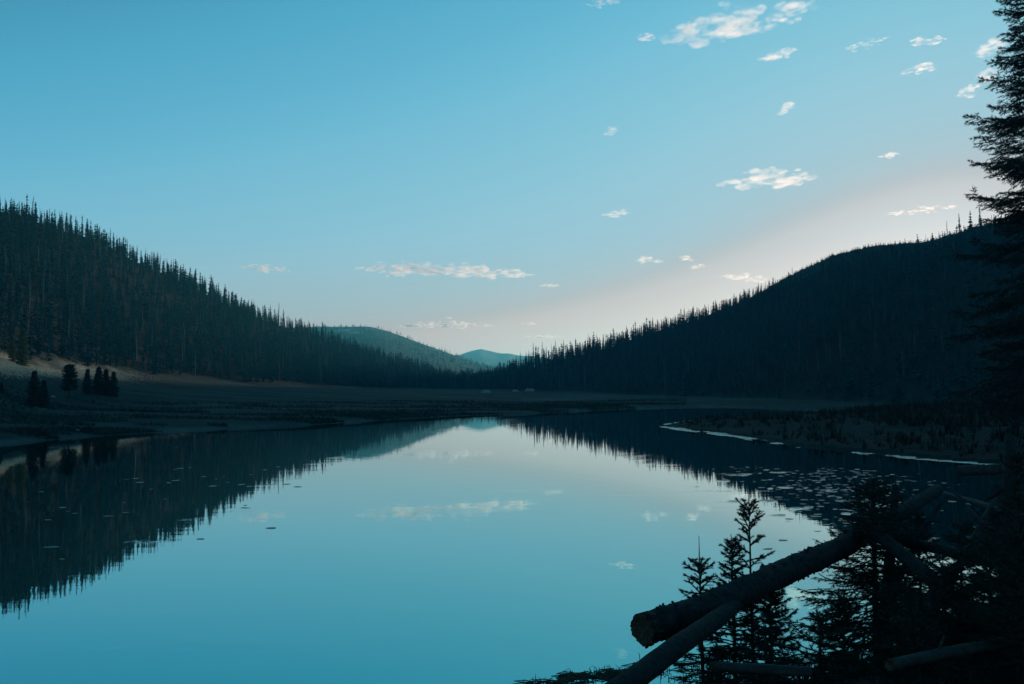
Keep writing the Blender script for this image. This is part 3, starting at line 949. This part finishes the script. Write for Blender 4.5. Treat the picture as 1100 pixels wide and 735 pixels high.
A = at_y
log_thing('fallen_log', [A(692, 676, 7.5), A(756, 655, 8.0), A(807, 632, 8.7), A(849, 612, 9.5), A(905, 588, 10.8), A(960, 556, 12.4), A(1008, 526, 14.2)],
          [0.134, 0.136, 0.135, 0.128, 0.116, 0.105, 0.09], 'long rough barked log jutting out over the water, its broken end towards the lake', seg=40, seed=3, rough=0.10, flakes=620, cuts=150,
          stubs=((0.35, 1.3, 0.08, 0.02), (0.62, 1.0, 0.3, 0.02), (0.8, 2.0, 0.4, 0.018)))
log_thing('fallen_log', [A(560, 812, 5.2), A(674, 735, 6.0), A(731, 692, 6.7), A(772, 664, 7.65), A(794, 646, 8.5)],
          [0.085, 0.082, 0.08, 0.078, 0.07], 'smooth log running up from the bottom edge across the rough barked one', seg=28, seed=5, rough=0.05, flakes=40, end=False, cuts=80)
log_thing('fallen_log', [A(1120, 612, 8.6), A(1040, 597, 10.0), A(965, 580, 11.4), A(930, 573, 12.2)],
          [0.075, 0.07, 0.065, 0.05], 'thin dark log lying level across the tangle at the right', seg=14, seed=7, end=False, stubs=((0.3, 1.2, 0.3, 0.015), (0.7, 1.8, 0.4, 0.014)))
log_thing('fallen_log', [A(1066, 696, 8.4), A(1035, 655, 8.9), A(1000, 622, 9.5), A(965, 592, 10.2), A(925, 560, 11.2)],
          [0.085, 0.085, 0.08, 0.07], 'stout short log sloping down through the middle of the tangle', seg=18, seed=8, end=False, flakes=60)
log_thing('fallen_log', [A(958, 714, 6.4), A(1010, 703, 6.7), A(1078, 690, 7.1)],
          [0.042, 0.047, 0.045], 'pale barkless log lying on the bank at the lower right', mat='barewood', seg=16, seed=9, rough=0.06, stubs=((0.4, 1.4, 0.12, 0.015),))
log_thing('fallen_log', [A(768, 716, 6.6), A(815, 719, 6.4), A(872, 722, 6.3)],
          [0.035, 0.04, 0.035], 'pale short log at the bottom edge right of the smooth log', mat='barewood', seg=14, seed=10, rough=0.06)
log_thing('fallen_log', [A(1030, 506, 16), A(1058, 505, 15.6), A(1095, 503, 15.2)],
          [0.10, 0.10, 0.10], 'grey log lying level highest in the tangle near the lake edge', mat='barewood', seg=14, seed=12, end=False)
for k, (pa, ya, pb, yb, r, lab) in enumerate((
        ((1015, 530), 12.5, (1110, 560), 9.8, 0.05, 'thin pole slanting down to the right picture edge'),
        ((1075, 526), 11.0, (1036, 592), 10.4, 0.055, 'leaning grey pole crossing the slanting thin pole'),
        ((1010, 540), 12.6, (988, 580), 12.2, 0.05, 'short leaning pole beside the head of the long log'),
        ((1040, 548), 10.6, (1098, 602), 9.2, 0.06, 'pole slanting steeply behind the level thin log'),
        ((962, 522), 12.4, (952, 640), 11.6, 0.085, 'upright broken snag standing in the middle of the tangle'),
        ((1085, 470), 10.4, (1090, 720), 8.4, 0.10, 'upright dead trunk at the right picture edge'))):
    A0, B0 = at_y(*pa, ya), at_y(*pb, yb)
    gb = ground(B0.x, B0.y)
    if B0.z > gb: B0 = B0 + (B0 - A0) * min(1.2, (B0.z - gb) / max(0.2, (A0.z - B0.z)) if A0.z > B0.z else 0)
    mid = (A0 + B0) / 2 + Vector((random.uniform(-.05, .05), 0, random.uniform(-.05, .05)))
    log_thing('dead_pole', [A0, mid, B0], [r * .6, r * .85, r], lab, 'pole', mat='barewood' if k in (1, 0) else 'logbark', seg=10, seed=20 + k, end=False, cuts=30,
              stubs=((0.25, 0.6 + k, 0.22, r * .3), (0.5, 2.2 + k, 0.3, r * .28), (0.7, 4.0 + k, 0.18, r * .3)))

# ------------------------------------------------------------------ ground cover on the near bank and the spit
def tuft_mesh(P, hs, nb, spread, w, seed):
    gg = np.random.default_rng(seed)
    n = len(P)
    a = gg.random((n, nb)) * 6.283; l = hs[:, None] * (0.5 + 0.6 * gg.random((n, nb))); t = spread * gg.random((n, nb))
    base = P[:, None] + np.stack([np.cos(a), np.sin(a), a * 0], -1) * (hs[:, None] * 0.25 * gg.random((n, nb)))[..., None]
    tip = base + np.stack([np.cos(a) * t * l, np.sin(a) * t * l, l * (1 - 0.3 * t)], -1)
    mid = (base + tip) / 2 + np.array([0, 0, 1.0]) * (l * 0.12)[..., None]
    sd = np.stack([-np.sin(a), np.cos(a), a * 0], -1) * (l * w)[..., None]
    Vv = np.stack([base - sd, base + sd, mid + sd * .7, mid - sd * .7, tip], 2).reshape(-1, 3)
    o = np.arange(n * nb)[:, None] * 5
    return Vv, [o + np.array([[0, 1, 2, 3]]), o + np.array([[3, 2, 4]])]


g = np.random.default_rng(8)
n = 5200
x_ = g.uniform(-6, 22, n); y_ = g.uniform(3.0, 22, n)
bd = sdf(x_, y_, BANK)
k = (bd > 0.15)
x_, y_ = x_[k], y_[k]
P = np.stack([x_, y_, ground_v(x_, y_) - 0.02], 1)
Vv, Ff = tuft_mesh(P, g.uniform(0.10, 0.32, len(P)), 12, 0.9, 0.035, 9)
tag(link('bank_grass', mesh_np('bank_grass', Vv, Ff), M['brush']), 'dark grass and low brush on the near bank under the logs', 'grass', kind='stuff')
n = 30000
x_ = g.uniform(8, 150, n); y_ = g.uniform(34, 190, n)
sd_ = sdf(x_, y_, SPIT)
k = sd_ > 0.6
x_, y_, sd_ = x_[k], y_[k], sd_[k]
cl = fbm(x_ / 9, y_ / 9, 3, 131)
k = cl > -0.35
x_, y_ = x_[k], y_[k]
P = np.stack([x_, y_, ground_v(x_, y_) - 0.05], 1)
Vv, Ff = tuft_mesh(P, (0.15 + 0.6 * g.random(len(P)) ** 2.5) * (1 + np.clip(sd_[k] / 20, 0, 0.8)), 9, 0.9, 0.06, 10)
tag(link('marsh_brush', mesh_np('marsh_brush', Vv, Ff), M['brush']), 'dark marsh brush on the low spit right of the lake', 'brush', kind='stuff')

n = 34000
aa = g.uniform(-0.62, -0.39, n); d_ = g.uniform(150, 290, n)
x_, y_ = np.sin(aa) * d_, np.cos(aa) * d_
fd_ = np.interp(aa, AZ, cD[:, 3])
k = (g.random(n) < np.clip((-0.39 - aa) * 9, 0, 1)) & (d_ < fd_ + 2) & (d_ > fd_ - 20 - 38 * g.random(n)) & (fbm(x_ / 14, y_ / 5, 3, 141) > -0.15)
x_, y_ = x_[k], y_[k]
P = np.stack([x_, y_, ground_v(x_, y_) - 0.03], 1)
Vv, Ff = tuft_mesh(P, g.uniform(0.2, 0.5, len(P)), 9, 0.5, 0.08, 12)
M['sunlit_straw'] = mat_noise('dry_straw_sunlit', (0.42, 0.37, 0.27), (0.62, 0.56, 0.42), 0.5, 0.9, spec=0.1)  # dry grass colour raised to carry the low sun's brightness
tag(link('dry_grass', mesh_np('dry_grass', Vv, Ff), M['sunlit_straw']), 'pale dry grass on the upper left meadow with the last sun in its colour', 'grass', kind='stuff')

n = 60000
aa = g.uniform(-0.66, 0.20, n); u_ = g.random(n) ** 1.6
d0 = np.interp(aa, AZ, cD[:, 0]); d_ = d0 + u_ * 70 + 0.3
x_, y_ = np.sin(aa) * d_, np.cos(aa) * d_
k = (d_ < np.interp(aa, AZ, cD[:, 3])) & (fbm(x_ / 13, y_ / 5, 3, 151) > -0.05)
x_, y_ = x_[k], y_[k]
P = np.stack([x_, y_, ground_v(x_, y_) - 0.04], 1)
Vv, Ff = tuft_mesh(P, 0.12 + 0.4 * g.random(len(P)) ** 2, 6, 0.8, 0.07, 13)
M['meadow'] = mat_noise('meadow_grass', (0.006, 0.018, 0.016), (0.030, 0.055, 0.048), 0.15, 0.9, spec=0.05)
tag(link('meadow_grass', mesh_np('meadow_grass', Vv, Ff), M['meadow']), 'dark meadow grass along the far and left shores of the lake', 'grass', kind='stuff')

# sedge and drift in the shallow water at the bottom of the picture
Pl = []
for q in range(150):
    u = g.random() ** 0.6
    px = 556 + u * 130; py = 722 + (1 - u) * 14 + g.normal(0, 2.6) + (2 if px < 600 else 0)
    Pl.append(on_z(px, py))
for q in range(50):
    Pl.append(on_z(g.uniform(690, 760), g.uniform(705, 738)))
Pl = np.array(Pl)
SV, SF = [], []; b = 0
for p in Pl:
    for r_ in range(g.integers(1, 4)):
        q = p + np.array([g.normal(0, .05), g.normal(0, .05), 0])
        if g.random() < 0.55:
            h = g.uniform(0.03, 0.11)
            pts = [q + (0, 0, -.03), q + (g.normal(0, .01), g.normal(0, .01), h * .6), q + (g.normal(0, .04), g.normal(0, .02), h)]
            v, f, t = tube_mesh(pts, [.006, .005, .002], 4, False)
        else:
            a = g.normal(0, .4); l = g.uniform(.05, .2)
            d = np.array([math.cos(a), math.sin(a) * .6, 0]) * l
            pts = [q - d + (0, 0, .0), q + (0, 0, .015), q + d + (0, 0, .002)]
            v, f, t = tube_mesh(pts, [.004, .008, .004], 4, False)
        SV.append(v); SF.append(f + b); b += len(v)
tag(link('sedge_debris', mesh_np('sedge_debris', np.concatenate(SV), np.concatenate(SF)), M['reed']), 'dark sedge stems and drift twigs in the shallows beside the smooth log', 'sedge', kind='stuff')

# floating pondweed: patches of flat leaves
PV, PF = [], []; b = 0
for q in range(380):
    if q < 330:
        px = g.normal(905, 45); py = 502 + abs(g.normal(0, 34)) + (px - 880) * 0.05
    else:
        px = g.uniform(40, 330); py = 560 - (px - 40) * 0.22 + g.normal(0, 26)
    if py < 494 or px < 10: continue
    if q < 330 and (py > 600 or px < 735): continue
    c = np.array(on_z(px, py))
    if sdf(np.array([c[0]]), np.array([c[1]]), SPIT)[0] > -1.5 or sdf(np.array([c[0]]), np.array([c[1]]), BANK)[0] > -.6: continue
    L = g.uniform(.04, .15) if q < 330 else g.uniform(.06, .2)
    W = L * g.uniform(.35, .8)
    tx, ty = g.normal(0, .03), -abs(g.normal(0.05, .05))
    m = 9; a0 = g.normal(0, .35)
    pts = []
    for k in range(m):
        a = k * 6.283 / m
        r_ = 1 + g.normal(0, .12)
        ex, ey = L * r_ * math.cos(a), W * r_ * math.sin(a)
        X_, Y_ = ex * math.cos(a0) - ey * math.sin(a0), ex * math.sin(a0) + ey * math.cos(a0)
        pts.append(c + (X_, Y_, max(0.004, .008 + tx * X_ + ty * -Y_)))
    PV.append(np.array([c + (0, 0, .012)] + pts)); PF.append(np.array([(b, b + 1 + k, b + 1 + (k + 1) % m) for k in range(m)])); b += m + 1
tag(link('pondweed', mesh_np('pondweed', np.concatenate(PV), np.concatenate(PF)), M['pad']), 'flat floating pondweed leaves scattered over the dark water', 'pondweed', kind='stuff')


# boulders
def boulder(px, py, D, size, label, seed):
    a_, z = hor_dist(px, py, D)
    x, y = math.sin(a_) * D, math.cos(a_) * D
    import bmesh
    bm = bmesh.new(); bmesh.ops.create_icosphere(bm, subdivisions=3, radius=1)
    for v in bm.verts:
        nn = mnoise.fractal(v.co * 1.3 + Vector((seed * 3.1, 0, 0)), 1, 2, 4)
        v.co *= 1 + 0.35 * nn
        v.co.z = max(v.co.z, -0.5) * 0.65
    m = bpy.data.meshes.new('boulder'); bm.to_mesh(m); bm.free()
    o = link('boulder', m, M['rock'], loc=(x, y, ground(x, y) + size * 0.15)); o.scale = (size * 1.3, size, size)
    tag(o, label, 'boulder')


boulder(522, 423, 330, 1.5, 'pale boulder on the grass at the valley mouth, alone', 1)
boulder(554, 421, 400, 1.2, 'small pale boulder at the forest edge, beside the bigger one', 2)
boulder(569, 419.5, 405, 1.9, 'largest pale boulder at the forest edge right of the valley mouth', 3)
boulder(57, 424, 150, 0.3, 'small grey rock on the left meadow below the round topped tree', 4)
boulder(83, 470, 92, 0.18, 'small pale stone on the left shoreline', 5)

# ------------------------------------------------------------------ clouds
SUN_AZ, SUN_EL = 28.0, 4.6


def cloud(px, py, w, h, label, seed, dens=1.0, alt=1700.0, tilt=0.0, n=None):
    d = ray(px, py); hd = math.hypot(d.x, d.y)
    Dh = min(26000, alt / (d.z / hd))
    c = Vector((d.x / hd * Dh, d.y / hd * Dh, CAM_Z + d.z / hd * Dh))
    mpp = Dh / FPX * (math.hypot(FPX, px - 550) / FPX) ** 0.5
    gg = np.random.default_rng(seed)
    W, Hh = w / 2, h / 2     # in pixels units, real scale later
    n = n or int(26 + w * 0.8)
    Vs, Fs = [], []; b = 0
    import bmesh
    bm = bmesh.new(); bmesh.ops.create_icosphere(bm, subdivisions=2, radius=1)
    iv = np.array([v.co[:] for v in bm.verts]); fi = np.array([[v.index for v in f.verts] for f in bm.faces]); bm.free()
    for k in range(n):
        u = gg.uniform(-1, 1); 
        env = (1 - abs(u) ** 1.8)
        x = u * W * 0.93
        lump = vnoise(np.array([u * 3.1 + seed]), np.array([0.3]), seed)[0] * 0.5 + 0.62
        z = gg.normal(0, 0.38) * Hh * env + tilt * x + abs(gg.normal(0, .25)) * Hh * env * lump
        y = gg.normal(0, 0.35) * W * env * 0.8
        s = (0.14 + 0.34 * gg.random() ** 1.7) * Hh * (0.25 + 0.85 * env * lump) + 0.30
        sx = s * gg.uniform(1.6, 4.2)
        v = iv * np.array([sx, sx * .9, s]) + np.array([x, y, z])
        Vs.append(v); Fs.append(fi + b); b += len(iv)
    me0 = mesh_np('cloud_src', np.concatenate(Vs), np.concatenate(Fs))
    o0 = bpy.data.objects.new('cloud_src', me0); COL.objects.link(o0)
    rm = o0.modifiers.new('r', 'REMESH'); rm.mode = 'VOXEL'; rm.voxel_size = max(0.28, h * 0.028)
    dg = bpy.context.evaluated_depsgraph_get()
    me = bpy.data.meshes.new_from_object(o0.evaluated_get(dg))
    bpy.data.objects.remove(o0); bpy.data.meshes.remove(me0)
    co = np.empty(len(me.vertices) * 3, np.float32); me.vertices.foreach_get('co', co); co = co.reshape(-1, 3)
    nr = np.empty(len(me.vertices) * 3, np.float32); me.vertices.foreach_get('normal', nr); nr = nr.reshape(-1, 3)
    f1 = fbm(co[:, 0] / (h * .35) + seed, co[:, 2] / (h * .2) + co[:, 1] / (h * .5), 4, seed)
    co = co + nr * (f1 * h * 0.09)[:, None]
    co[:, 0] *= 1.06; co[:, 2] *= 1.25
    me.vertices.foreach_set('co', (co * mpp).ravel()); me.update()
    me.name = 'cloud'
    m = bpy.data.materials.new('cloud_vapour'); m.use_nodes = True
    nt = m.node_tree; nt.nodes.clear()
    out = nt.nodes.new('ShaderNodeOutputMaterial'); vs = nt.nodes.new('ShaderNodeVolumePrincipled')
    vs.inputs['Color'].default_value = (0.99, 0.90, 0.89, 1)
    tcn = nt.nodes.new('ShaderNodeTexCoord'); mpn = nt.nodes.new('ShaderNodeMapping')
    k_ = 1.0 / (h * mpp)
    mpn.inputs['Scale'].default_value = (0.42 * k_, 0.42 * k_, 1.9 * k_); mpn.inputs['Location'].default_value = (seed * 3.7, 0, 0)
    nn_ = nt.nodes.new('ShaderNodeTexNoise'); nn_.inputs['Scale'].default_value = 2.6; nn_.inputs['Detail'].default_value = 7; nn_.inputs['Roughness'].default_value = 0.62
    mrn = nt.nodes.new('ShaderNodeMapRange'); mrn.inputs['From Min'].default_value = 0.46; mrn.inputs['From Max'].default_value = 0.92
    mrn.inputs['To Max'].default_value = dens * 2.7 * k_
    nt.links.new(tcn.outputs['Object'], mpn.inputs['Vector']); nt.links.new(mpn.outputs['Vector'], nn_.inputs['Vector'])
    nt.links.new(nn_.outputs['Fac'], mrn.inputs['Value']); nt.links.new(mrn.outputs['Result'], vs.inputs['Density'])
    vs.inputs['Anisotropy'].default_value = 0.5
    nt.links.new(vs.outputs[0], out.inputs['Volume'])
    o = link('cloud', me, m, loc=c)
    o.rotation_euler = (0, 0, -math.atan2(d.x, d.y))
    tag(o, label, 'cloud')
    return o


CL = [
    (768, 35, 118, 26, 'largest white cloud, wispy and high above the lake', 1, 1.0, 0.0),
    (795, 22, 46, 20, 'small puffy cloud resting on top of the largest high cloud', 2, .9, 0.35),
    (850, 14, 52, 14, 'thin feathery cloud high up right of the largest cloud', 3, .7, 0.1),
    (834, 59, 40, 9, 'short flat cloud just below the largest high cloud', 4, .8, 0.12),
    (649, 3, 40, 8, 'cloud cut by the top picture edge', 5, .9, 0.05),
    (694, 41, 18, 7, 'tiny cloud at the left tip of the largest high cloud', 6, .7, -.1),
    (825, 194, 98, 17, 'broad flat cloud floating alone halfway down the right sky', 7, 1.0, 0.0),
    (436, 290, 108, 14, 'left half of the long broken cloud over the valley', 8, 1.5, -0.02),
    (516, 294, 118, 13, 'right half of the long broken cloud over the valley', 9, 1.5, -0.03),
    (286, 289, 52, 6, 'small flat cloud alone above the left ridge', 10, 1.5, -0.04),
    (477, 350, 102, 7, 'long low cloud bank just above the far hill', 11, 3.6, 0.0),
    (590, 307, 24, 4, 'sliver of cloud at the right end of the long broken cloud', 12, .8, 0.0),
    (568, 348, 18, 3, 'tiny sliver of cloud right of the long low bank', 13, 2.5, 0.0),
    (583, 362, 44, 3, 'lowest faint streak of cloud above the right valley side', 14, 2.2, 0.0),
    (692, 280, 15, 8, 'small round puff, first of the row above the right ridge', 15, 1.0, 0.0),
    (707, 281, 9, 5, 'tiny puff next to the small round puff', 16, .8, 0.0),
    (737, 278, 14, 7, 'small puff tilted down to the right above the right ridge', 17, 1.0, -.3),
    (749, 287, 16, 5, 'little flat cloud below the tilted small puff', 18, .8, .1),
    (661, 230, 31, 6, 'small flat cloud alone above the puffs of the right ridge', 19, .9, 0.05),
    (847, 114, 16, 6, 'tiny tilted cloud below the largest high cloud', 20, .8, 0.2),
    (840, 121, 12, 5, 'tiny wisp touching the tiny tilted cloud', 21, .7, 0.3),
    (996, 44, 31, 9, 'small bright cloud high in the right corner of the sky', 22, 1.0, -0.08),
    (985, 76, 33, 8, 'small slanting cloud under the small bright corner cloud', 23, .9, 0.14),
    (1062, 53, 28, 11, 'cloud behind the topmost branches of the big spruce', 24, .9, 0.15),
    (1062, 80, 24, 8, 'cloud caught between branches of the big spruce', 25, .7, 0.1),
    (1041, 97, 19, 7, 'tiny tilted cloud beside the big spruce', 26, .8, 0.35),
    (955, 167, 18, 4, 'tiny flat cloud alone above the sun glow', 27, .8, 0.0),
    (657, 142, 14, 7, 'tiny wisp alone high over the middle of the sky', 28, .5, 0.3),
    (930, 47, 42, 4, 'thin faint wisp left of the small bright corner cloud', 29, .5, 0.12),
    (990, 226, 62, 5, 'pale streak of cloud in the glow over the bald crest', 30, 1.0, 0.03),
    (800, 299, 50, 8, 'soft veil of cloud touching the right ridge', 31, .8, -0.1),
]
for px, py, w, h, lab, sd, dn, tl in CL:
    cloud(px, py, w, h, lab, sd, dn, tilt=tl)

# ------------------------------------------------------------------ haze
HAZE_D = 2.3e-4
hv = np.array([(x, y, z) for x in (-4600, 4600) for y in (-4600, 4600) for z in (-12, 168)], float)
hf = np.array([[0, 1, 3, 2], [4, 6, 7, 5], [0, 4, 5, 1], [2, 3, 7, 6], [0, 2, 6, 4], [1, 5, 7, 3]])
hm = bpy.data.materials.new('haze'); hm.use_nodes = True
nt = hm.node_tree; nt.nodes.clear()
out = nt.nodes.new('ShaderNodeOutputMaterial'); vs = nt.nodes.new('ShaderNodeVolumePrincipled')
vs.inputs['Color'].default_value = (0.13, 0.62, 0.80, 1)
vs.inputs['Density'].default_value = HAZE_D
vs.inputs['Anisotropy'].default_value = 0.5
nt.links.new(vs.outputs[0], out.inputs['Volume'])
tag(link('haze', mesh_np('haze', hv, hf), hm), 'thin teal evening haze filling the valley air', 'haze', kind='stuff')

# ------------------------------------------------------------------ light
w = bpy.data.worlds.new('World'); scene.world = w; w.use_nodes = True
nt = w.node_tree
N, L = nt.nodes, nt.links
bg = N['Background']
skyt = N.new('ShaderNodeTexSky'); skyt.sky_type = 'NISHITA'; skyt.sun_disc = False
skyt.sun_elevation = R(SUN_EL); skyt.sun_rotation = R(SUN_AZ)
skyt.altitude = 2800; skyt.air_density = 1.0; skyt.dust_density = 1.2; skyt.ozone_density = 1.5
# evening grade of the sky: the clear sky's own brightness (its red channel) picks the hue, from deep teal overhead to pale grey by the sun
sc0 = N.new('ShaderNodeVectorMath'); sc0.operation = 'SCALE'; sc0.inputs['Scale'].default_value = 0.1
L.new(skyt.outputs['Color'], sc0.inputs[0])
sx = N.new('ShaderNodeSeparateXYZ'); L.new(sc0.outputs['Vector'], sx.inputs[0])
cr = N.new('ShaderNodeValToRGB'); L.new(sx.outputs['X'], cr.inputs['Fac'])


def lin(c):
    c = c / 255.0
    return c / 12.92 if c <= 0.04045 else ((c + 0.055) / 1.055) ** 2.4


STOPS = [(0, (6, 46, 70)), (53, (28, 104, 140)), (78, (84, 169, 202)), (90, (108, 184, 213)), (95, (120, 189, 215)), (104, (134, 194, 216)), (120, (153, 199, 217)), (132, (162, 198, 214)),
         (144, (170, 197, 210)), (153, (179, 195, 205)), (160, (188, 192, 199)), (165, (199, 195, 198)), (170, (211, 202, 204)), (202, (240, 231, 229))]
el = cr.color_ramp.elements
while len(el) < len(STOPS): el.new(0.5)
for e_, (p_, c_) in zip(el, STOPS):
    e_.position = lin(p_); e_.color = (lin(c_[0]), lin(c_[1]), lin(c_[2]), 1)
sc1 = N.new('ShaderNodeVectorMath'); sc1.operation = 'SCALE'; sc1.inputs['Scale'].default_value = 10.0
L.new(cr.outputs['Color'], sc1.inputs[0])
tc = N.new('ShaderNodeTexCoord'); sz = N.new('ShaderNodeSeparateXYZ'); L.new(tc.outputs['Generated'], sz.inputs[0])
hr = N.new('ShaderNodeValToRGB'); L.new(sz.outputs['Z'], hr.inputs['Fac'])
hr.color_ramp.elements[0].position = 0.03; hr.color_ramp.elements[0].color = (1.24, 0.93, 0.78, 1)
hr.color_ramp.elements[1].position = 0.17; hr.color_ramp.elements[1].color = (1, 1, 1, 1)
wm = N.new('ShaderNodeVectorMath'); wm.operation = 'MULTIPLY'
L.new(sc1.outputs['Vector'], wm.inputs[0]); L.new(hr.outputs['Color'], wm.inputs[1])
L.new(wm.outputs['Vector'], bg.inputs['Color'])
bg.inputs['Strength'].default_value = 0.10

sd = bpy.data.lights.new('sun', 'SUN'); so = bpy.data.objects.new('sun', sd); COL.objects.link(so)
sd.energy = 4.6; sd.angle = R(0.5); sd.color = (1.0, 0.76, 0.55)
sv = Vector((math.sin(R(SUN_AZ)) * math.cos(R(SUN_EL)), math.cos(R(SUN_AZ)) * math.cos(R(SUN_EL)), math.sin(R(SUN_EL))))
so.rotation_euler = sv.to_track_quat('Z', 'Y').to_euler()
so.location = (0, 0, 50)

scene.view_settings.view_transform = 'Standard'
scene.view_settings.look = 'None'
scene.view_settings.exposure = 0.0
scene.view_settings.gamma = 1.0
scene.cycles.max_bounces = 6
scene.cycles.volume_bounces = 3
scene.cycles.volume_step_rate = 0.4
scene.cycles.volume_max_steps = 96
scene.cycles.transparent_max_bounces = 8
scene.cycles.use_denoising = True
